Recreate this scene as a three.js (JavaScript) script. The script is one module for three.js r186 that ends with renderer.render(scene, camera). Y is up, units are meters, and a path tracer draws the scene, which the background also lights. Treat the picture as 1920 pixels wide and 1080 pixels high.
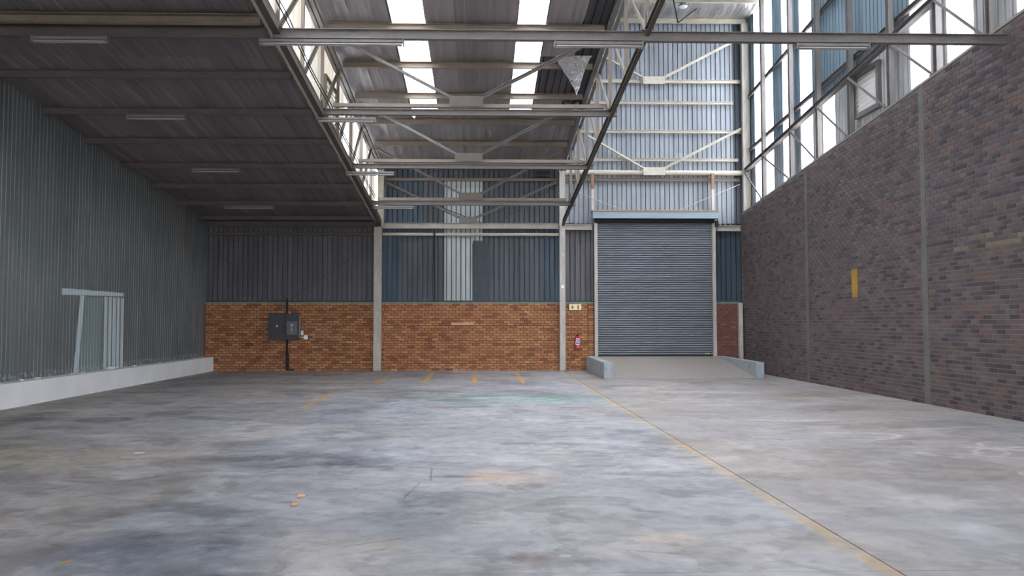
import * as THREE from 'three';
import { mergeGeometries } from 'three/addons/utils/BufferGeometryUtils.js';
import { RoundedBoxGeometry } from 'three/addons/geometries/RoundedBoxGeometry.js';

// ------------------------------------------------------------------ camera, sky, exposure
const scene = new THREE.Scene();
const renderer = new THREE.WebGLRenderer({ antialias: true });
renderer.toneMapping = THREE.LinearToneMapping;
renderer.toneMappingExposure = 15;
renderer.shadowMap.enabled = true;
const FOCAL = 1440;
const camera = new THREE.PerspectiveCamera(2 * Math.atan(540 / FOCAL) * 180 / Math.PI, 16 / 9, 0.1, 400);
camera.position.set(0, 1.65, 0);
camera.rotation.order = 'YXZ';
camera.rotation.set(2.544 * Math.PI / 180, -1.273 * Math.PI / 180, 0);
camera.setViewOffset(1920, 1080, 27, 0, 1920, 1080);
camera.updateProjectionMatrix();
scene.add(camera);
// overcast sky: even white haze, a touch brighter overhead, soft cloud
{
  const W = 256, Hh = 128, px = new Float32Array(W * Hh * 4);
  for (let j = 0; j < Hh; j++) for (let i = 0; i < W; i++) {
    const e = Math.max(0, Math.sin(((j + .5) / Hh - .5) * Math.PI)), a = i / W * Math.PI * 2;
    const c = 1 + .1 * Math.sin(a * 3 + e * 5) * Math.sin(a * 2 - e * 9 + 1) * (1 - e);
    const L = (.98 + .16 * e) * c, k = 4 * (j * W + i);
    px[k] = L * .95; px[k + 1] = L * .985; px[k + 2] = L * 1.07; px[k + 3] = 1;
  }
  const sky = new THREE.DataTexture(px, W, Hh, THREE.RGBAFormat, THREE.FloatType);
  sky.mapping = THREE.EquirectangularReflectionMapping; sky.magFilter = sky.minFilter = THREE.LinearFilter; sky.needsUpdate = true;
  scene.background = sky; scene.backgroundIntensity = 1;
}

// ------------------------------------------------------------------ helpers
function rng(seed) { let s = seed >>> 0; return () => { s = (s + 0x6D2B79F5) >>> 0; let t = s; t = Math.imul(t ^ t >>> 15, t | 1); t ^= t + Math.imul(t ^ t >>> 7, t | 61); return ((t ^ t >>> 14) >>> 0) / 4294967296; }; }
const lat = (() => { const r = rng(77), a = new Float32Array(65536); for (let i = 0; i < 65536; i++) a[i] = r(); return a; })();
function vn(x, y) {
  const xi = Math.floor(x), yi = Math.floor(y); let fx = x - xi, fy = y - yi; fx = fx * fx * (3 - 2 * fx); fy = fy * fy * (3 - 2 * fy);
  const x0 = xi & 255, x1 = (xi + 1) & 255, y0 = (yi & 255) << 8, y1 = ((yi + 1) & 255) << 8;
  const a = lat[y0 + x0], b = lat[y0 + x1], c = lat[y1 + x0], d = lat[y1 + x1];
  return a + (b - a) * fx + (c - a) * fy + (a - b - c + d) * fx * fy;
}
function fbm(x, y, n) { let s = 0, w = .5, t = 0; for (let i = 0; i < n; i++) { s += w * vn(x, y); t += w; w *= .5; x = x * 2.03 + 17.3; y = y * 2.03 + 5.1; } return s / t; }
const lin = (v) => { v /= 255; return v <= .04045 ? v / 12.92 : Math.pow((v + .055) / 1.055, 2.4); };
const sm = (a, b, x) => { const t = Math.min(1, Math.max(0, (x - a) / (b - a))); return t * t * (3 - 2 * t); };
function texture(w, h, f, srgb = true) {             // f(u, v) -> [r, g, b] 0..255
  const px = new Uint8Array(w * h * 4);
  for (let j = 0; j < h; j++) for (let i = 0; i < w; i++) {
    const c = f((i + .5) / w, (j + .5) / h), k = 4 * (j * w + i);
    px[k] = Math.max(0, Math.min(255, c[0])); px[k + 1] = Math.max(0, Math.min(255, c[1])); px[k + 2] = Math.max(0, Math.min(255, c[2])); px[k + 3] = 255;
  }
  const t = new THREE.DataTexture(px, w, h); t.magFilter = THREE.LinearFilter; t.minFilter = THREE.LinearFilter; t.wrapS = t.wrapT = THREE.RepeatWrapping;
  if (srgb) t.colorSpace = THREE.SRGBColorSpace; t.needsUpdate = true; return t;
}
const rgb = (r, g, b) => new THREE.Color().setRGB(lin(r), lin(g), lin(b));
// grime: neutral map that multiplies a paint colour
const grimeMap = texture(512, 512, (u, v) => {
  const n = .5 * fbm(u * 6, v * 6, 4) + .5 * fbm(u * 40 + 3, v * 8, 3), d = fbm(u * 22 + 9, v * 22, 3), k = 255 * (.76 + .24 * n) * (d > .7 ? .95 : 1);
  return [k, k * .985, k * .96];
});
const cleanMap = texture(512, 512, (u, v) => { const n = fbm(u * 5, v * 5, 4), k = 255 * (.93 + .07 * n); return [k, k * .995, k * .985]; });
const streakMap = texture(512, 512, (u, v) => {
  const n = fbm(u * 60, v * 3, 3), m = fbm(u * 7, v * 5, 4), k = 255 * (.7 + .18 * n + .16 * m); return [k, k, k * .99];
});
const bumpMap = texture(256, 256, (u, v) => { const k = 255 * fbm(u * 24, v * 24, 4); return [k, k, k]; }, false);
function mat(c, o = {}) {
  const { map = grimeMap, rep, ...rest } = o;
  let m = map; if (m && rep) { m = m.clone(); m.repeat.set(rep, rep); m.needsUpdate = true; }
  return new THREE.MeshStandardMaterial({ color: c, roughness: .75, metalness: 0, map: m, side: THREE.DoubleSide, ...rest });
}
const M = {
  steel: mat(rgb(138, 134, 133)), steelWarm: mat(rgb(150, 140, 130)), gusset: mat(rgb(124, 116, 110)), steelDark: mat(rgb(124, 118, 116)), jointGrey: mat(rgb(122, 118, 116)), cream: mat(rgb(222, 217, 204)), column: mat(rgb(210, 206, 199)),
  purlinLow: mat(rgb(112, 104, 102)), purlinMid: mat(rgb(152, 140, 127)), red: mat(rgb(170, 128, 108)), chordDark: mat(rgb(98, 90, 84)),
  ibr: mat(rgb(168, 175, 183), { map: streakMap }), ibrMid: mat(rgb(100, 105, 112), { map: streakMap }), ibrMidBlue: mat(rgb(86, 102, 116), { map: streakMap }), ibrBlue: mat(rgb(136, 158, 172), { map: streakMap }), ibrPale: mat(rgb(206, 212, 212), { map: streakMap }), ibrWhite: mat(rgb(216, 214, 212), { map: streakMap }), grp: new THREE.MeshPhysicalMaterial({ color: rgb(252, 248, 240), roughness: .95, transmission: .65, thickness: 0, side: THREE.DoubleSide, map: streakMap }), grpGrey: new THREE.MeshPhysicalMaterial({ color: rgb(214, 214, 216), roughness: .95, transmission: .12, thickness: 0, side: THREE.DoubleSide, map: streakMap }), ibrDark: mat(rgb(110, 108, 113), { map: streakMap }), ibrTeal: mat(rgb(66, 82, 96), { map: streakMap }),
  roofLow: [0, 1, 2, 3].map((k) => mat(rgb(122 + 4 * k, 115 + 4 * k, 116 + 4 * k), { map: streakMap })), roofBare: mat(rgb(92, 90, 94), { map: streakMap }),
  foil: [0, 1, 2].map((k) => mat(rgb(162 + 8 * k, 156 + 8 * k, 158 + 8 * k), { metalness: .35, roughness: .42, bumpMap, bumpScale: .012, map: streakMap })),
  foilBright: mat(rgb(200, 201, 204), { metalness: .55, roughness: .34, bumpMap, bumpScale: .05 }),
  concrete: mat(rgb(160, 156, 150)), rampMat: mat(rgb(160, 152, 145), { map: cleanMap, bumpMap, bumpScale: .004 }), concretePale: mat(rgb(186, 196, 206)), white: mat(rgb(250, 251, 252), { map: cleanMap }), mortarBack: mat(rgb(104, 66, 46)), mortarSide: mat(rgb(134, 127, 125)),
  teal: mat(rgb(34, 104, 104)), hood: mat(rgb(150, 168, 178), { map: cleanMap }), slat: mat(rgb(128, 133, 142), { roughness: .5, metalness: .2, map: cleanMap }), boxGrey: mat(rgb(64, 66, 72), { roughness: .5 }), boxPanel: mat(rgb(112, 118, 126), { roughness: .5 }),
  black: mat(rgb(26, 25, 27), { roughness: .6 }), plastic: mat(rgb(235, 235, 232), { map: null, roughness: .4 }), fitting: mat(rgb(150, 146, 144), { roughness: .5 }), tube: mat(rgb(172, 170, 168), { map: null, roughness: .25 }),
  extRed: mat(rgb(196, 22, 36), { map: null, roughness: .3 }), pane: new THREE.MeshPhysicalMaterial({ color: new THREE.Color(.96, .97, .98), transmission: 1, thickness: 0, roughness: .42, side: THREE.DoubleSide }),
  timber: mat(rgb(206, 168, 138), { map: cleanMap }), brown: mat(rgb(178, 148, 132)), mesh: mat(rgb(88, 96, 108)), yellow: mat(rgb(186, 148, 60)), lampGlass: mat(rgb(240, 240, 240), { map: null, roughness: .3 }), outside: mat(rgb(170, 166, 160), { map: null }),
};
const used = {};
function numbered(n) { if (!(n in used)) { used[n] = 0; return n; } used[n]++; return n + '_' + String(used[n]).padStart(3, '0'); }
function add(name, geo, m, parent) {
  const o = new THREE.Mesh(Array.isArray(geo) ? mergeGeometries(geo.map((g) => g.index ? g.toNonIndexed() : g), false) : geo, m);
  o.name = parent === scene ? numbered(name) : partName(parent, name); o.castShadow = o.receiveShadow = true; parent.add(o); return o;
}
function partName(p, n) { const c = p.userData2 ??= {}; if (!(n in c)) { c[n] = 0; return n; } c[n]++; return n + '_' + String(c[n]).padStart(3, '0'); }
function group(name, pos, ud) { const g = new THREE.Group(); g.name = numbered(name); if (pos) g.position.set(...pos); Object.assign(g.userData, ud); scene.add(g); return g; }
const thing = (name, label, category, pos, grp) => group(name, pos, grp ? { label, category, group: grp } : { label, category });
const struct = (name, label) => group(name, null, { kind: 'structure', label });
function one(name, geo, m, label, category, grp) { const o = add(name, geo, m, scene); Object.assign(o.userData, { label, category }, grp ? { group: grp } : {}); return o; }
// box from corner to corner with uv in metres
function bx(x0, x1, y0, y1, z0, z1, r = 0) {
  const w = Math.abs(x1 - x0), h = Math.abs(y1 - y0), d = Math.abs(z1 - z0);
  const g = r ? new RoundedBoxGeometry(w, h, d, 1, Math.min(r, w / 2.1, h / 2.1, d / 2.1)) : new THREE.BoxGeometry(w, h, d);
  const p = g.attributes.position, n = g.attributes.normal, uv = g.attributes.uv, cx = (x0 + x1) / 2, cy = (y0 + y1) / 2, cz = (z0 + z1) / 2;
  for (let i = 0; i < p.count; i++) {
    const X = p.getX(i) + cx, Y = p.getY(i) + cy, Z = p.getZ(i) + cz, ax = Math.abs(n.getX(i)), ay = Math.abs(n.getY(i)), az = Math.abs(n.getZ(i));
    if (ax >= ay && ax >= az) uv.setXY(i, Z * .5, Y * .5); else if (ay >= az) uv.setXY(i, X * .5, Z * .5); else uv.setXY(i, X * .5, Y * .5);
    p.setXYZ(i, X, Y, Z);
  }
  return g;
}
const V = (x, y, z) => new THREE.Vector3(x, y, z);
// closed polygon profile [[a, b], ...] swept from p to q; a runs along side, b along up
function sweep(prof, p, q, upHint = V(0, 1, 0)) {
  p = p.isVector3 ? p : V(...p); q = q.isVector3 ? q : V(...q);
  const dir = q.clone().sub(p).normalize(); if (Math.abs(dir.dot(upHint)) > .999) upHint = V(0, 0, 1);
  const side = new THREE.Vector3().crossVectors(dir, upHint).normalize(), up = new THREE.Vector3().crossVectors(side, dir);
  const L = p.distanceTo(q), pos = [], uv = [], at = (c, a) => c.clone().addScaledVector(side, a[0]).addScaledVector(up, a[1]);
  const tri = (A, B, C, ua, ub, uc) => { pos.push(A.x, A.y, A.z, B.x, B.y, B.z, C.x, C.y, C.z); uv.push(...ua, ...ub, ...uc); };
  let s = 0;
  for (let i = 0; i < prof.length; i++) {
    const a = prof[i], b = prof[(i + 1) % prof.length], l = Math.hypot(a[0] - b[0], a[1] - b[1]), A = at(p, a), B = at(p, b), C = at(q, b), D = at(q, a);
    tri(A, C, B, [s, 0], [s + l, L * .5], [s + l, 0]); tri(A, D, C, [s, 0], [s, L * .5], [s + l, L * .5]); s += l;
  }
  const shape = prof.map((a) => new THREE.Vector2(a[0], a[1])), f = THREE.ShapeUtils.triangulateShape(shape, []);
  for (const [i, j, k] of f) {
    tri(at(p, prof[i]), at(p, prof[j]), at(p, prof[k]), prof[i], prof[j], prof[k]); tri(at(q, prof[k]), at(q, prof[j]), at(q, prof[i]), prof[k], prof[j], prof[i]);
  }
  const g = new THREE.BufferGeometry(); g.setAttribute('position', new THREE.Float32BufferAttribute(pos, 3)); g.setAttribute('uv', new THREE.Float32BufferAttribute(uv, 2)); g.computeVertexNormals(); return g;
}
const P = {
  rect: (w, h) => [[-w / 2, -h / 2], [w / 2, -h / 2], [w / 2, h / 2], [-w / 2, h / 2]],
  round: (r, n = 10) => Array.from({ length: n }, (_, i) => [r * Math.cos(i / n * 6.2832), r * Math.sin(i / n * 6.2832)]),
  I: (w, h, t) => [[-w / 2, -h / 2], [w / 2, -h / 2], [w / 2, -h / 2 + t], [t / 2, -h / 2 + t], [t / 2, h / 2 - t], [w / 2, h / 2 - t], [w / 2, h / 2], [-w / 2, h / 2], [-w / 2, h / 2 - t], [-t / 2, h / 2 - t], [-t / 2, -h / 2 + t], [-w / 2, -h / 2 + t]],
  C: (w, h, t) => [[-w / 2, -h / 2], [w / 2, -h / 2], [w / 2, -h / 2 + t], [-w / 2 + t, -h / 2 + t], [-w / 2 + t, h / 2 - t], [w / 2, h / 2 - t], [w / 2, h / 2], [-w / 2, h / 2]],
  Z: (w, h, t) => [[-w / 2, -h / 2], [t / 2, -h / 2], [t / 2, h / 2 - t], [w / 2, h / 2 - t], [w / 2, h / 2], [-t / 2, h / 2], [-t / 2, -h / 2 + t], [-w / 2, -h / 2 + t]],
  L: (w, h, t) => [[-w / 2, -h / 2], [w / 2, -h / 2], [w / 2, -h / 2 + t], [-w / 2 + t, -h / 2 + t], [-w / 2 + t, h / 2], [-w / 2, h / 2]],
};
function tube(pts, r, seg = 6) { return new THREE.TubeGeometry(new THREE.CatmullRomCurve3(pts.map((p) => V(...p))), pts.length * 8, r, seg); }
// profiled metal sheet: line = [[s, d]...] along O + s*S + d*N, rising along y from bot(s) to top(s), with real thickness
function sheet(line, O, S, N, bot, top, uvf, t = .006) {
  const pos = [], uv = [], n = line.length, pt = (i, back, y) => { const [s, d] = line[i], e = d - (back ? t : 0); return [O[0] + S[0] * s + N[0] * e, y, O[2] + S[2] * s + N[2] * e]; };
  const quad = (a, b, c, d, ua, ub, uc, ud) => { pos.push(...a, ...b, ...c, ...a, ...c, ...d); uv.push(...ua, ...ub, ...uc, ...ua, ...uc, ...ud); };
  for (let i = 0; i < n - 1; i++) for (const bk of [0, 1]) {
    const s0 = line[i][0], s1 = line[i + 1][0], y00 = bot(s0), y01 = top(s0), y10 = bot(s1), y11 = top(s1);
    quad(pt(i, bk, y00), pt(i + 1, bk, y10), pt(i + 1, bk, y11), pt(i, bk, y01), uvf(s0, y00), uvf(s1, y10), uvf(s1, y11), uvf(s0, y01));
  }
  for (const [e, f] of [[bot, 0], [top, 1]]) for (let i = 0; i < n - 1; i++) { const a = line[i][0], b = line[i + 1][0]; quad(pt(i, 0, e(a)), pt(i + 1, 0, e(b)), pt(i + 1, 1, e(b)), pt(i, 1, e(a)), [0, 0], [0, 0], [0, 0], [0, 0]); }
  const g = new THREE.BufferGeometry(); g.setAttribute('position', new THREE.Float32BufferAttribute(pos, 3)); g.setAttribute('uv', new THREE.Float32BufferAttribute(uv, 2)); g.computeVertexNormals(); return g;
}
function ibrLine(w, pitch = .1715, depth = -.055, top = .132, slope = .006) {
  const l = [[0, 0]]; const n = Math.max(1, Math.round(w / pitch)), p = w / n;
  for (let k = 0; k < n; k++) { const a = k * p + (top / pitch) * p / 2, b = (k + 1) * p - (top / pitch) * p / 2; l.push([a, 0], [a + slope, depth], [b - slope, depth], [b, 0]); }
  l.push([w + .012, 0]); return l;
}
// ------------------------------------------------------------------ the building's lines, in metres
const ZB = -26.2, ZF = 12, XL = -9.33, XR = 9.0, XC = 9.3, GL = -3.4, GR = 2.8;
const yL = (z) => 5.03 + .114 * (z + 25.4);            // underside of the low roof's purlins
const yM = (z) => 7.1 + .113 * (z + 23.6);             // underside of the middle roof's purlins
const yR = (z) => 12.0 + .1 * (z + 26.1);             // underside of the high roof's purlins
const yW = (z) => 5.38 + .104 * (z + 26.2);            // top of the right brick wall
const yCh = (z) => 6.85 + .115 * (z + 26);             // top chord of the truss on the right wall
const node = (k) => -23.6 + 1.82 * k;
const ord = ['first', 'second', 'third', 'fourth', 'fifth', 'sixth', 'seventh', 'eighth', 'ninth', 'tenth', 'eleventh', 'twelfth', 'thirteenth', 'fourteenth', 'fifteenth', 'sixteenth', 'seventeenth', 'eighteenth'];
const r0 = rng(5);

// ------------------------------------------------------------------ floor
const stains = [ // x, z, rx, rz, [dr, dg, db], edge softness, turn, ring
  [-6.35, -13.22, .52, .36, [-62, -60, -58], .5, 0, .55], [-7.95, -13.3, .75, .33, [-44, -44, -42], .6, 0, .5], [-6.6, -12.25, .5, .26, [-52, -50, -48], .8, 0, 0], [-7.8, -12.5, .3, .2, [-36, -36, -34], .7, 0, .4],
  [-4.4, -14.4, .8, .35, [-26, -28, -32], .8, .2, 0], [-6.2, -17.8, 1.5, .5, [-28, -28, -30], .8, 0, 0], [-5.6, -15, .6, .25, [-36, -36, -36], .8, 0, 0], [-4.9, -13.3, .5, .3, [-34, -34, -32], .8, .3, 0], [-4.2, -13.2, .35, .16, [-38, -38, -38], .5, .2, .6],
  [-2.1, -9.4, 1.5, .75, [-44, -42, -38], 1, .1, 0], [-3.1, -10.6, .6, .5, [-32, -30, -27], 1, 0, 0], [-1.2, -9.1, .9, .5, [-30, -30, -24], 1, 0, 0], [-2.3, -8.8, .8, .3, [-24, -22, -18], 1, .4, 0], [-5, -9.5, 2.4, .8, [16, 8, -8], 1, 0, 0], [-6.6, -10.2, 1.6, .8, [14, 6, -10], 1, 0, 0],
  [-.4, -7.3, .42, .35, [-46, -44, -42], 1, .3, 0], [-.5, -6.7, .5, .8, [-34, -30, -26], 1, 0, 0], [-.3, -8.3, .3, .1, [-58, -54, -50], .8, 0, 0], [-.75, -6.4, .35, .5, [-22, -16, -14], 1, 0, 0],
  [.32, -8.2, .62, .42, [26, 6, -12], 1, .1, 0], [.1, -8.4, .4, .3, [18, 2, -14], 1, 0, 0], [.75, -7.9, .3, .18, [2, -6, -16], .7, 0, .4],
  [-.02, -6.22, .22, .2, [20, 18, 14], 1, 0, 0], [-.1, -6.3, .4, .3, [-20, -20, -20], .9, .4, .5], [.58, -5.42, .42, .2, [-34, -38, -40], .8, .1, 0], [.35, -5.4, .14, .2, [-22, -28, -34], .8, 0, 0], [.6, -5.5, .05, .04, [50, 50, 50], .6, 0, 0],
  [-.78, -5.72, .22, .14, [18, 12, 4], .8, 0, .3], [-.9, -5.0, .5, .14, [44, 32, 20], 1, .4, 0], [-1.15, -5.6, .6, .5, [10, 4, -4], 1, 0, 0], [1.35, -5.65, .52, .24, [12, 4, -6], .8, 0, .4], [1.45, -5.95, .3, .16, [16, 4, -16], .9, 0, 0], [2.4, -5.8, .5, .3, [14, 8, -2], .8, 0, .3],
  [-2.3, -5.75, .75, .6, [-32, -30, -24], 1, 0, 0], [-3, -5.6, .8, .5, [-30, -30, -26], 1, 0, 0], [-1.7, -5.2, .6, .4, [-22, -20, -16], 1, 0, 0], [-3.3, -6.6, .8, .4, [-36, -34, -34], 1, .4, 0], [-2.6, -7.0, .5, .2, [-22, -20, -16], 1, 0, 0],
  [-2.1, -6.25, 1.2, .08, [26, 20, 8], .8, 0, 0], [-1.9, -6.0, 1.2, .08, [24, 16, 2], .8, 0, 0], [-2.3, -6.5, .5, .18, [26, 26, 30], 1, 0, 0],
  [4.05, -19.2, .7, .6, [62, 62, 64], .7, 0, 0], [5.4, -18.2, 2.2, .3, [34, 30, 24], .8, 0, 0], [4.6, -16.4, .8, .3, [26, 26, 26], .8, 0, 0], [5.0, -15.3, .7, .25, [30, 30, 28], .8, 0, .5], [6.4, -17.3, 1.4, .5, [-12, -22, -44], 1, 0, 0], [7.6, -17.5, 1.2, .8, [-30, -34, -44], 1, 0, 0], [6.4, -14.4, .9, .4, [-38, -40, -44], 1, 0, 0], [7.2, -14.9, .6, .5, [-34, -34, -36], 1, 0, 0],
  [5.0, -12.9, .9, .12, [40, 40, 40], .6, .1, 0], [6.2, -12.6, .9, .1, [38, 38, 38], .6, -.2, 0], [7.3, -11.9, 1.1, .1, [40, 40, 40], .6, -.25, 0],
  [4.1, -7.05, .4, .34, [34, 34, 32], .8, -.35, 0], [4.5, -6.95, .22, .2, [18, 18, 18], .8, 0, 0], [3.2, -8.5, .6, .3, [22, 22, 20], .9, 0, 0], [3.9, -6.15, .25, .2, [20, 20, 22], .9, 0, 0], [5, -6.1, .24, .18, [18, 18, 18], .9, 0, 0], [3, -5.7, .3, .18, [14, 12, 8], .9, 0, 0],
  [1.9, -9.6, .8, .4, [-26, -24, -18], 1, 0, 0], [2.2, -11, .7, .5, [-18, -18, -14], 1, 0, 0], [-1.5, -17, 1, .35, [-44, -40, -40], .8, 0, 0], [-2.5, -16.3, .8, .4, [-22, -20, -20], .9, 0, 0], [-1.1, -18.6, .8, .3, [-36, -36, -38], .8, 0, 0],
  [.6, -16.7, 2.2, 1.2, [-26, 0, -13], 1, 0, 0], [1.9, -16.6, 1, 1, [-24, -6, -14], 1, 0, 0], [-.4, -16.4, .6, .3, [-36, -24, -28], .8, 0, 0], [.2, -20, 1.6, .5, [-8, -14, -18], 1, 0, 0], [.6, -12.2, .5, .2, [-20, -20, -20], .9, 0, 0], [.9, -10.5, .7, .12, [-34, -34, -34], .7, .1, 0],
  [-5.6, -24, 2.6, .8, [-26, -28, -26], 1, 0, 0], [-1.8, -23.6, 1.4, 1.2, [-16, -16, -14], 1, 0, 0], [-7, -21, 1.4, .8, [-14, -14, -14], 1, 0, 0],
];
const rings = [[5.35, -9.95, .55, .42], [6.1, -9.75, .7, .5], [5.45, -11.1, .75, .42], [7.4, -10.1, .85, .5], [7.0, -9.6, .9, .55], [7.9, -8.9, .8, .6], [5.5, -6.9, .55, .4], [6.9, -8.2, .7, .5], [8.2, -10.8, .7, .4], [6.2, -8.2, .4, .3]];
const stripeX = [-5.72, -4.3, -2.83, -1.55, -.17, 1.17];
function floorColor(x, z) {
  const wx = x + .35 * (fbm(x * 1.3 + 40, z * 1.3, 3) - .5), wz = z + .35 * (fbm(x * 1.3, z * 1.3 + 60, 3) - .5);
  const nz0 = fbm(x * .8 + 120, z * .8, 3);
  const right = sm(2.7, 2.8, x), amp = 1 - .35 * right;
  const big = fbm(wx * .33 + 8, wz * .42 + 3, 4), mid = fbm(wx * 1.1, wz * 1.4, 5), fine = fbm(x * 9, z * 11, 4), tint = fbm(wx * .5 + 90, wz * .5 + 31, 3), grain = vn(x * 120, z * 120);
  const pw = fbm(wx * 2.3 + 3 * nz0, wz * 2.9 + 2 * nz0, 5), scuff = fbm(wx * 2.6 + 70, wz * 3.6 + 9, 5), fleck = fbm(x * 5.2 + 31, z * 6 + 8, 3);
  let k = 153 + amp * (14 * (big - .5) + 24 * (mid - .5) + 30 * (fine - .5) + 10 * (grain - .5) + 13 * (sm(.5, .54, pw) - .5) * sm(.35, .65, big) - 15 * sm(.61, .68, scuff) + 9 * sm(.6, .66, fbm(wx * 2.4 + 11, wz * 3.2 + 40, 4)) - 10 * sm(.7, .76, fleck));
  k -= 5 * right;
  const dk = fbm(wx * .9 + 55, wz * 1.2 + 12, 5); k -= amp * 20 * sm(.56, .72, dk);
  const lt = fbm(wx * 1.1 + 5, wz * 1.5 + 82, 5); k += amp * 12 * sm(.58, .72, lt);
  const warm = 13 * (tint - .46) + (x < -3 ? 4 : 0) + 5 * right;
  let R = k + warm * .8, G = k - 1, B = k + 1 - warm;
  const nz = fbm(x * 3.2 + 4, z * 4.2, 4) - .5, nf = fbm(x * 14, z * 14, 3);
  for (const s of stains) {
    const dx = x - s[0], dz = z - s[1]; if (Math.abs(dx) > s[2] * 1.9 + .2 || Math.abs(dz) > s[3] * 1.9 + .2) continue;
    const c = Math.cos(s[6]), n = Math.sin(s[6]), u = (dx * c + dz * n) / s[2], w = (dz * c - dx * n) / s[3], small = s[2] < .62, d = Math.sqrt(u * u + w * w) + nz * (small ? .3 : .9);
    let a = 1 - sm(1 - .75 * s[5], 1 + .35 * s[5], d); if (s[7]) a *= 1 - s[7] * (1 - sm(.55, .9, d)); a *= s[7] && s[4][0] < -34 ? .85 + .4 * nf : small ? .36 + .5 * nf : .22 + .5 * nf;
    R += s[4][0] * a; G += s[4][1] * a; B += s[4][2] * a;
  }
  for (const q of rings) {
    const dx = (x - q[0]) / q[2], dz = (z - q[1]) / q[3]; if (Math.abs(dx) > 1.3 || Math.abs(dz) > 1.3) continue;
    const d = Math.abs(Math.sqrt(dx * dx + dz * dz) + .5 * nz - .85), a = (1 - sm(.01, .16, d)) * sm(.36, .66, fbm(x * 2.4 + q[0], z * 2.4, 3)) * (.5 + .8 * nf); R += 32 * a; G += 32 * a; B += 32 * a;
  }
  // worn yellow paint: long line by the joint, bay stripes, cross lines
  let y = 0; const wear = fbm(x * 7, z * 5, 4), wear2 = fbm(x * 1.3, z * .9, 2);
  { const h = .035 + .03 * sm(-14, -7, z); if (z < 0 && z > -25.4) y = Math.max(y, (1 - sm(h, h + .02, Math.abs(x - (2.77 - h - .005)))) * (.35 + .5 * sm(.38, .6, wear)) * (z < -18 ? .85 : .85) * sm(.2, .5, fbm(x * 14, z * 9, 3) + .12)); }
  stripeX.forEach((sx, i) => { if (z < -20.9 && z > -25.4) { const f = i < 2 ? .5 : 1; y = Math.max(y, (1 - sm(.05, .07, Math.abs(x - sx))) * f * sm(.3, .55, wear + (z > -22.5 ? .22 : -.02))); } });
  if (z < -14.9 && z > -18) y = Math.max(y, (1 - sm(.05, .07, Math.abs(x + 3.44))) * .85 * sm(.25, .5, wear));
  if (x < 2.7) { y = Math.max(y, (1 - sm(.04, .08, Math.abs(z + 18))) * .6 * sm(.36, .56, wear2 + .2 * (wear - .5))); y = Math.max(y, (1 - sm(.03, .06, Math.abs(z + 14.95))) * (x < -3.3 ? .6 : .3) * sm(.36, .56, wear2 + .1)); }
  y = Math.min(1, y) * (z < -14 ? .95 : .52); R += (204 - R) * y; G += (156 - G) * y; B += (84 - B) * y;
  // hairline cracks
  for (const [ax, az, bx_, bz, w] of [[-1.0, -5.75, -.62, -5.95, .006], [-1.0, -5.55, -.7, -5.68, .006], [-.55, -8.8, -.52, -8.1, .008], [-.72, -7.3, -.62, -8.0, .007], [.3, -5.1, .8, -4.9, .006], [1.05, -5.62, 1.5, -5.5, .005], [4.1, -8.85, 4.5, -8.75, .006]]) {
    const ex = bx_ - ax, ez = bz - az, t = Math.max(0, Math.min(1, ((x - ax) * ex + (z - az) * ez) / (ex * ex + ez * ez))), d = Math.hypot(x - ax - ex * t, z - az - ez * t) + .02 * nz;
    const a = 1 - sm(w, w * 2.2, Math.abs(d)); R -= 34 * a; G -= 34 * a; B -= 32 * a;
  }
  return [R, G, B];
}
{
  const fl = struct('floor', 'worn grey concrete floor with faded yellow lines');
  const xs = [-9.0, -3.93, 2.77, 9.0], zs = [-26.2, -18.2, -10.0, -5.12, 1, 12];
  for (let i = 0; i < 3; i++) for (let j = 0; j < 5; j++) {
    const x0 = xs[i], x1 = xs[i + 1], z0 = zs[j], z1 = zs[j + 1], gl = i === 2 ? .006 : .003, gr = i === 1 ? .006 : .003;
    const hid = j > 2, far = j < 2, w = hid ? 128 : far ? 1024 : 1792, h = hid ? 128 : far ? 1024 : 1280;
    const map = texture(w, h, (u, v) => floorColor(x0 + u * (x1 - x0), z0 + v * (z1 - z0)));
    map.wrapS = map.wrapT = THREE.ClampToEdgeWrapping;
    const geo = bx(x0 + (i ? gl : 0), x1 - (i < 2 ? gr : 0), -.15, 0, z0 + (j ? .003 : 0), z1 - .003), p = geo.attributes.position, uv = geo.attributes.uv;
    for (let k = 0; k < p.count; k++) uv.setXY(k, (p.getX(k) - x0) / (x1 - x0), (p.getZ(k) - z0) / (z1 - z0));
    const m = new THREE.MeshStandardMaterial({ map, roughness: .6, bumpMap: (() => { const b = bumpMap.clone(); b.repeat.set(6, 6); b.needsUpdate = true; return b; })(), bumpScale: .002 });
    add('floor_slab', geo, m, fl);
  }
  add('joint_filler', bx(-9.4, 9.4, -.2, -.02, ZB - .3, ZF + .3), M.black, fl);
}
{ const o = add('ground_outside', new THREE.CylinderGeometry(150, 150, .1, 48).translate(0, -.26, -10), M.outside, scene); o.userData = { kind: 'structure', label: 'pale yard outside the building' }; }

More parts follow.
